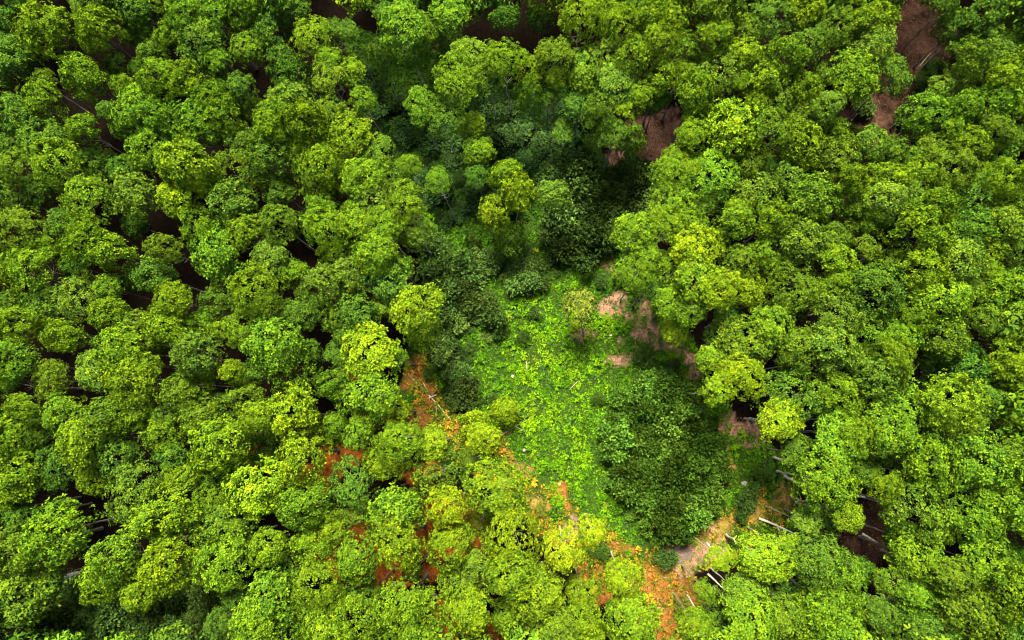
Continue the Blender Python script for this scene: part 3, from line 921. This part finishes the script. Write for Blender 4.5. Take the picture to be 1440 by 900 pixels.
# ------------------------------------------------------------------ thickets and shrubs
def bush_quads(seed, tufts=190, per=9, leaf=0.23):
    """a bush of radius 1.5 m, height about 2 m"""
    global rng
    keep = rng
    rng = np.random.default_rng(seed)
    k = 6
    cs = np.stack([rng.normal(size=k) * .55, rng.normal(size=k) * .55, rng.uniform(.7, 1.5, k)], -1)
    rs = rng.uniform(.5, .85, k)
    li = rng.integers(0, k, tufts)
    dirs = unit(rng.normal(size=(tufts, 3)))
    dirs[:, 2] = np.abs(dirs[:, 2]) * np.where(rng.random(tufts) < .2, -1, 1)
    pos = cs[li] + dirs * rs[li][:, None] * rng.uniform(.75, 1.1, (tufts, 1))
    out = unit(dirs + np.array([0, 0, .4]))
    m = tufts * per
    b = np.repeat(pos, per, 0) + rng.normal(size=(m, 3)) * .12
    dd = unit(np.repeat(out, per, 0) * .6 + rng.normal(size=(m, 3)) * .6)
    ln = leaf * rng.uniform(.6, 1.4, m)
    qq = sprays(b, dd, ln, ln * rng.uniform(.45, .7, m), flat=.5)
    t = np.clip(np.repeat(rng.normal(.45, .2, tufts), per) + rng.normal(size=m) * .15, 0, 1)
    rng = keep
    return qq, t


BUSHQ = [bush_quads(500 + i) for i in range(6)]
BUSHES = []
for q, t in BUSHQ:
    s = Soup()
    s.add(q, t)
    BUSHES.append(s.mesh('shrub_mesh', [M_SHRUB]))
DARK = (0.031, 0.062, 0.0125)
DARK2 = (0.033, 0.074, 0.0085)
DEEP = (0.018, 0.042, 0.0110)  # darker DARK, with the shade of the clearing's top end put in
THICK = [
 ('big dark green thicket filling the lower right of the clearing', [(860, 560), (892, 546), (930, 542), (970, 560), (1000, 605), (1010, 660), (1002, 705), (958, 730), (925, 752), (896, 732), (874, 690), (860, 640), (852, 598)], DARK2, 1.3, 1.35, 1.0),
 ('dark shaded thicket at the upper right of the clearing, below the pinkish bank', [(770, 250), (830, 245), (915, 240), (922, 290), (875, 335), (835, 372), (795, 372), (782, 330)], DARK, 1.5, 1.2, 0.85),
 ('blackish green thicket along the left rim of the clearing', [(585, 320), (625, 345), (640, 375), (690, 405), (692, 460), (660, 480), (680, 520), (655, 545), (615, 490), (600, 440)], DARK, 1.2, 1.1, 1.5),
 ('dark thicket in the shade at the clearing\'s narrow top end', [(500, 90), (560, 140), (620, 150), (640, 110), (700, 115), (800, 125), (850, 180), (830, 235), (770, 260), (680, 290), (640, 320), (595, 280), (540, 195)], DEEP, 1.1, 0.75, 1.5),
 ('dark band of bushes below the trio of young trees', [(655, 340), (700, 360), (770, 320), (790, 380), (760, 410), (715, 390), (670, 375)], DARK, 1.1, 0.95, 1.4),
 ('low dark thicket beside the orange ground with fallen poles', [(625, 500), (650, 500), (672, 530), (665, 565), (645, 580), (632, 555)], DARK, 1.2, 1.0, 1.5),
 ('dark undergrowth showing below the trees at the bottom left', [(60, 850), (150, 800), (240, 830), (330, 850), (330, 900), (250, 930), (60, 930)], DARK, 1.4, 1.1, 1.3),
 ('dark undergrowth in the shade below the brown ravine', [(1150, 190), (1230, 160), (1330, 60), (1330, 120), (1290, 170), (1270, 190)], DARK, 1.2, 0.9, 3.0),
]
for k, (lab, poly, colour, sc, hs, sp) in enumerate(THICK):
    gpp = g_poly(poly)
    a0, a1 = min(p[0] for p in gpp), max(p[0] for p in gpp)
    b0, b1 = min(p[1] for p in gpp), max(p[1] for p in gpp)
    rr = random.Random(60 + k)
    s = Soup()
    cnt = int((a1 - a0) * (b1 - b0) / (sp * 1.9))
    for _ in range(cnt):
        x, y = rr.uniform(a0, a1), rr.uniform(b0, b1)
        xa, ya = np.array([x + rr.gauss(0, 1.3)]), np.array([y + rr.gauss(0, 1.3)])
        if not inside_np(xa, ya, gpp)[0]:
            continue
        q, t = BUSHQ[rr.randrange(6)]
        mound = 0.75 + 0.5 * float(np.clip(wobble(xa, ya, 90 + k, 0.45)[0] * .5 + .5, 0, 1.6))
        f = mound * sc * rr.choice((.45, .6, .75, .9, 1.1, 1.35, 1.7))
        sh = rr.choice((.5, .7, .9, 1.1, 1.4, 1.8, 2.3))
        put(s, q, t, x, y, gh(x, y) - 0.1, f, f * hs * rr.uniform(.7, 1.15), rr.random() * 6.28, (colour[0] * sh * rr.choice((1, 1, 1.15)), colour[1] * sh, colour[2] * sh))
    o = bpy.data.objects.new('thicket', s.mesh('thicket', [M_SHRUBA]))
    o['kind'] = 'stuff'
    o['label'] = lab
    o['category'] = 'thicket'
    COL.objects.link(o)

# ------------------------------------------------------------------ single shrubs
SHRUBS = [
 (703, 462, 12, 'd', 'dark shrub in the middle of the lime-green ground cover, below the band of bushes'),
 (735, 475, 10, 'd', 'small dark shrub left of the lone pale tree, among lime-green ferns'),
 (690, 565, 9, 'd', 'small dark bush left of the lime sapling in the clearing'),
 (752, 440, 9, 'd', 'small dark bush halfway between the young trees and the lone pale tree'),
 (880, 390, 15, 'g', 'green shrub pressed against the thin bare strip on the right'),
 (845, 395, 11, 'd', 'dark round shrub above the lone pale tree'),
 (842, 560, 10, 'g', 'green bush on the upper left margin of the big thicket'),
 (1037, 725, 10, 'd', 'dark shrub beside the straw-coloured ground right of the big thicket'),
 (1050, 700, 16, 'd', 'wide dark shrub on the small green glade at the far right'),
 (1041, 757, 12, 'd', 'dark shrub between the two bright round trees at the lower right'),
 (845, 775, 13, 'g', 'green bush between the orange earth and the lime tree at the bottom'),
 (935, 790, 14, 'd', 'dark shrub at the foot of the big thicket, next to the brushwood heap'),
 (757, 713, 9, 'l', 'pale yellowish bush on the straw patch below the clearing'),
 (900, 405, 12, 'g', 'green shrub on the slope just right of the bare pinkish strip'),
 (905, 500, 13, 'd', 'dark green shrub among the pinkish bare earth on the right'),
 (945, 515, 11, 'd', 'dark green shrub below the yellow tree on the right rim'),
 (600, 520, 10, 'g', 'green bush on the orange ground above the fallen poles'),
 (640, 570, 9, 'g', 'green bush beside the lower end of the fallen poles'),
 (960, 855, 13, 'l', 'yellowish bush on the orange glade at the bottom'),
 (1075, 668, 11, 'g', 'green bush beside the white leaning stems on the right'),
]
SC = {'d': DARK, 'g': (0.045, 0.09, 0.012), 'l': (0.12, 0.14, 0.02)}
stem_q = np.concatenate([tube([(0, 0, -.1), (.25 * math.cos(a), .25 * math.sin(a), .7), (.5 * math.cos(a), .5 * math.sin(a), 1.4)], [.05, .035, .015], 5) for a in (0.3, 2.2, 4.4)])
stem_s = Soup()
stem_s.add(stem_q, 0)
STEM = stem_s.mesh('shrub_stem', [M_TWIG])
for k, (u, v, rp, c, lab) in enumerate(SHRUBS):
    rr = random.Random(k)
    f = rp * CAM_H / F / 1.35
    P = at(u, v, 0.8 * f)
    root = bpy.data.objects.new('shrub', None)
    root.location = (P.x, P.y, gh(P.x, P.y))
    COL.objects.link(root)
    root['label'], root['category'], root['group'] = lab, 'shrub', 'single shrubs around the clearing'
    fo = child('foliage', BUSHES[rr.randrange(6)], root, (0, 0, 0), (f, f, f * rr.uniform(.8, 1.1)), rr.random() * 6.28)
    sh = rr.uniform(.85, 1.2)
    fo.color = (*[x * sh for x in SC[c]], 1)
    child('stems', STEM, root, (0, 0, 0), (f, f, f))


# ------------------------------------------------------------------ dead wood, stumps, stones
def single(name, quads, mat, label, cat, group=None, loc=(0, 0, 0)):
    s = Soup()
    s.add(quads, 0)
    o = bpy.data.objects.new(name, s.mesh(name, [mat]))
    o.location = loc
    o['label'], o['category'] = label, cat
    if group:
        o['group'] = group
    COL.objects.link(o)
    return o


def log(u0, v0, u1, v1, rad, mat, label, seed, z0=0.0, z1=0.0, limbs=2, bend=0.25):
    rr = random.Random(seed)
    rad *= 0.8 if mat is not M_BIRCH else 1.0
    a, b = at(u0, v0, z0), at(u1, v1, z1)
    a.z = gh(a.x, a.y) + z0 + rad * .8
    b.z = gh(b.x, b.y) + z1 + rad * .6
    L = (b - a).length
    side = Vector((-(b - a).y, (b - a).x, 0)).normalized()
    pts, rads = [], []
    for i in range(7):
        f = i / 6
        p = a.lerp(b, f) + side * bend * math.sin(f * 3.1 + rr.random() * .5) * L * .06
        p.z = max(p.z, gh(p.x, p.y) + rad * .5)
        pts.append(p - a)
        rads.append(rad * (1 - .55 * f) * rr.uniform(.92, 1.08))
    q = [tube([tuple(p) for p in pts], rads, 8)]
    o = single('fallen_log', q[0], mat, label, 'log', 'dead trunks lying about the clearing', tuple(a))
    for k in range(limbs):
        i = rr.choice([3, 4, 5])
        p = np.array(pts[i])
        l2 = L * rr.uniform(.12, .3)
        sgn = rr.choice([-1, 1])
        e = p + np.array(side) * sgn * l2 * .7 + np.array((b - a).normalized()) * l2 * .6 + np.array([0, 0, l2 * rr.uniform(.05, .35)])
        mid = (p + e) / 2 + np.array([rr.gauss(0, .1), rr.gauss(0, .1), .1])
        s = Soup()
        s.add(tube([p, mid, e], [rads[i] * .5, rads[i] * .35, rads[i] * .12], 6), 0)
        child('branch', s.mesh('branch', [mat]), o)
    return o


log(574, 527, 634, 590, .22, M_DEAD, 'long thin bleached pole lying across the orange ground at the clearing\'s left rim', 1)
log(592, 533, 604, 556, .14, M_DEAD, 'short bleached pole lying beside the long one on the orange ground', 2, limbs=0)
log(603, 560, 614, 555, .18, M_DEAD, 'stubby white log lying crosswise over the long pole', 3, z0=.3, z1=.3, limbs=0)
log(579, 600, 593, 577, .13, M_DEAD, 'thin pale pole on the orange ground at lower left of the fallen poles', 9, limbs=0)
log(704, 613, 746, 588, .17, M_DEAD, 'slanting bleached log between the saplings and the lime-green ferns', 4)
log(740, 508, 741, 522, .12, M_DEAD, 'short upright-lying grey stick in the middle of the lime-green ferns', 5, z0=.4, z1=.4, limbs=0)
log(803, 547, 814, 535, .09, M_DEAD, 'thin curved twig lying in the lime-green ferns left of the big thicket', 6, z0=.5, z1=.5, limbs=1, bend=1)
log(1067, 729, 1118, 751, .26, M_BIRCH, 'white fallen trunk with broken limbs at the lower right of the clearing', 7, z1=1.6, limbs=4)
log(1031, 761, 1050, 776, .24, M_BIRCH, 'white fallen trunk between the two bright round trees at the lower right', 8, limbs=0)
log(994, 763, 999, 770, .22, M_BIRCH, 'stub of a white trunk above the left one of the two bright round trees', 10, limbs=0)
log(995, 807, 1018, 829, .22, M_BIRCH, 'grey pole lying below the left one of the two bright round trees', 11, limbs=0)
log(966, 836, 986, 872, .20, M_BIRCH, 'lowest pale pole, lying at the edge of the orange glade', 12, limbs=1)
log(908, 853, 938, 856, .10, M_DEAD, 'thin level branch lying across the orange glade', 13, limbs=1)
log(91, 811, 150, 797, .36, M_BIRCH, 'grey fallen trunk in the dark hole at the lower left', 14, z0=9, z1=10, limbs=1)
log(893, 474, 896, 495, .09, M_TWIG, 'thin grey branch on the pinkish earth right of the lone pale tree', 15, z0=.3, z1=.2, limbs=2)
log(1197, 170, 1224, 141, .22, M_ROT, 'dark fallen trunk on the brown floor below the ravine', 16, limbs=0)
log(1290, 98, 1309, 74, .22, M_ROT, 'dark fallen trunk in the brown ravine at the top right', 17, limbs=0)
log(1210, 698, 1243, 707, .25, M_BIRCH, 'pale leaning trunk glimpsed between crowns of the lower right forest', 18, z0=2, z1=5, limbs=0)
log(1213, 751, 1238, 766, .25, M_BIRCH, 'pale trunk over the brown hollow of the lower right forest', 19, z0=2, z1=5, limbs=0)
log(624, 615, 636, 613, .25, M_DEAD, 'stubby cream log peeping out between the saplings at the lower left rim', 20, limbs=0)

# leaning bare lower stems at the right rim (standing dead trees, their tops lost in the crowns)
def snag(u, v, u1, v1, h, label, seed):
    a = at(u, v, 0)
    b = at(u1, v1, h)
    z = gh(a.x, a.y)
    d = Vector((b.x - a.x, b.y - a.y, h))
    pts = [tuple(d * f + Vector((.15 * math.sin(f * 5 + seed), .15 * math.sin(f * 4 + 1 + seed), -0.2 if f == 0 else 0))) for f in (0, .2, .4, .6, .8, 1)]
    o = single('dead_tree', tube(pts, [.36, .27, .24, .21, .18, .13], 9), M_BIRCH, label, 'dead tree', 'bare white stems at the right rim', (a.x, a.y, z))
    s = Soup()
    p = np.array(pts[4])
    s.add(tube([p, p + np.array([.5, .2, .6]), p + np.array([.9, .1, 1.5])], [.09, .06, .03], 6), 0)
    child('branch', s.mesh('branch', [M_BIRCH]), o)


snag(1054, 590, 1077, 592, 9, 'topmost white stem leaning out at the right corner of the clearing', 1)
snag(1087, 643, 1115, 649, 8, 'white stem at the right rim, upper one of the close pair', 2)
snag(1104, 669, 1130, 682, 8, 'thick bent white stem at the right rim, lower one of the close pair', 3)
snag(1120, 705, 1146, 719, 8, 'lowest white stem at the right rim, above the fallen trunk', 4)


def stump(u, v, r, h, mat, label, seed):
    rr = random.Random(seed)
    r *= 0.7
    P = at(u, v, 0.3)
    z = gh(P.x, P.y)
    t = np.arange(10) * 2 * math.pi / 10
    rad = np.array([r * rr.uniform(.9, 1.12) for _ in t])
    prof = [(1.45, -.15), (1.12, h * .3), (1.0, h)]
    rings = [np.stack([np.cos(t) * rad * f, np.sin(t) * rad * f, np.full(10, zz) + (np.array([rr.uniform(-.05, .08) for _ in t]) if zz == h else 0)], -1) for f, zz in prof]
    q = []
    for r0, r1 in zip(rings, rings[1:]):
        for k in range(10):
            j = (k + 1) % 10
            q.append([r0[k], r0[j], r1[j], r1[k]])
    o = single('tree_stump', np.array(q), M_TWIG if mat is not M_ROT else M_ROT, label, 'stump', 'stumps around the clearing', (P.x, P.y, z))
    c = np.array([0, 0, h - .02])
    cut = [[c, rings[-1][k], (rings[-1][k] + rings[-1][(k + 1) % 10]) / 2, rings[-1][(k + 1) % 10]] for k in range(10)]
    s = Soup()
    s.add(np.array(cut), 0)
    child('cut_face', s.mesh('cut_face', [mat]), o)


stump(721, 529, .42, .6, M_DEAD, 'pale cut stump left of the grey stick in the lime-green ferns', 1)
stump(810, 731, .5, .5, M_ROT, 'dark stump on the brown patch below the clearing', 2)
stump(787, 681, .36, .45, M_DEAD, 'small pale stump at the right end of the straw patch below the clearing', 3)
stump(737, 633, .4, .5, M_DEAD, 'pale stump below the slanting log', 4)
stump(965, 752, .42, .5, M_DEAD, 'whitish stump at the lower tip of the big thicket', 5)
stump(820, 470, .01 + .35, .4, M_DEAD, 'pale stump in the pinkish earth at the lone tree\'s foot', 6)
stump(859, 471, .36, .45, M_DEAD, 'pale stump right of the lone pale tree', 7)


def boulder(u, v, r, mat, label, seed):
    rr = random.Random(seed)
    P = at(u, v, 0.3)
    z = gh(P.x, P.y)
    nu, nv = 10, 6
    ph = [rr.random() * 6 for _ in range(4)]

    def pt(i, j):
        a, b = 2 * math.pi * i / nu, math.pi * (j / nv)
        x, y, zz = math.sin(b) * math.cos(a), math.sin(b) * math.sin(a), math.cos(b)
        k = r * (1 + .16 * math.sin(3 * x + ph[0]) + .14 * math.sin(4 * y + ph[1]) + .12 * math.sin(5 * zz + ph[2]))
        return (x * k * 1.15, y * k * .9, zz * k * .7 + r * .25)
    q = [[pt(i, j), pt(i, j + 1), pt(i + 1, j + 1), pt(i + 1, j)] for i in range(nu) for j in range(nv)]
    single('boulder', np.array(q), mat, label, 'boulder', 'stones in the clearing', (P.x, P.y, z))


boulder(749, 568, 0.39, M_STONE, 'pale pinkish-white boulder in the lime-green ferns right of the sapling', 1)
boulder(1047, 680, 0.52, M_STONE, 'grey boulder on the small green glade at the far right', 2)
boulder(936, 812, 0.35, M_STONE, 'small pale stone on the orange earth below the brushwood heap', 3)
boulder(939, 528, 0.39, M_STONE, 'pinkish stone above the big thicket\'s upper right margin', 4)
boulder(808, 703, 0.24, M_STONE, 'small grey-blue stone at the edge of the lime ferns, beside the orange patch', 5)

# heap of cut brushwood
rr = random.Random(9)
P = at(957, 779, .5)
qs = []
for k in range(150):
    a = rr.random() * 6.28
    r0 = 2.4 * math.sqrt(rr.random())
    c = np.array([r0 * math.cos(a), r0 * math.sin(a) * .8, 0.15 + max(0, 1.1 - r0 * .42) * rr.random()])
    b = rr.gauss(0.7, .6)
    L = rr.uniform(.7, 1.8)
    d = np.array([math.cos(b), math.sin(b), rr.gauss(0, .18)]) * L / 2
    qs.append(tube([c - d, c + np.array([0, 0, .05]), c + d], [.05, .045, .02], 5))
single('brushwood_heap', np.concatenate(qs), M_TWIG, 'heap of grey brushwood at the foot of the big thicket', 'brushwood', None, (P.x, P.y, gh(P.x, P.y)))
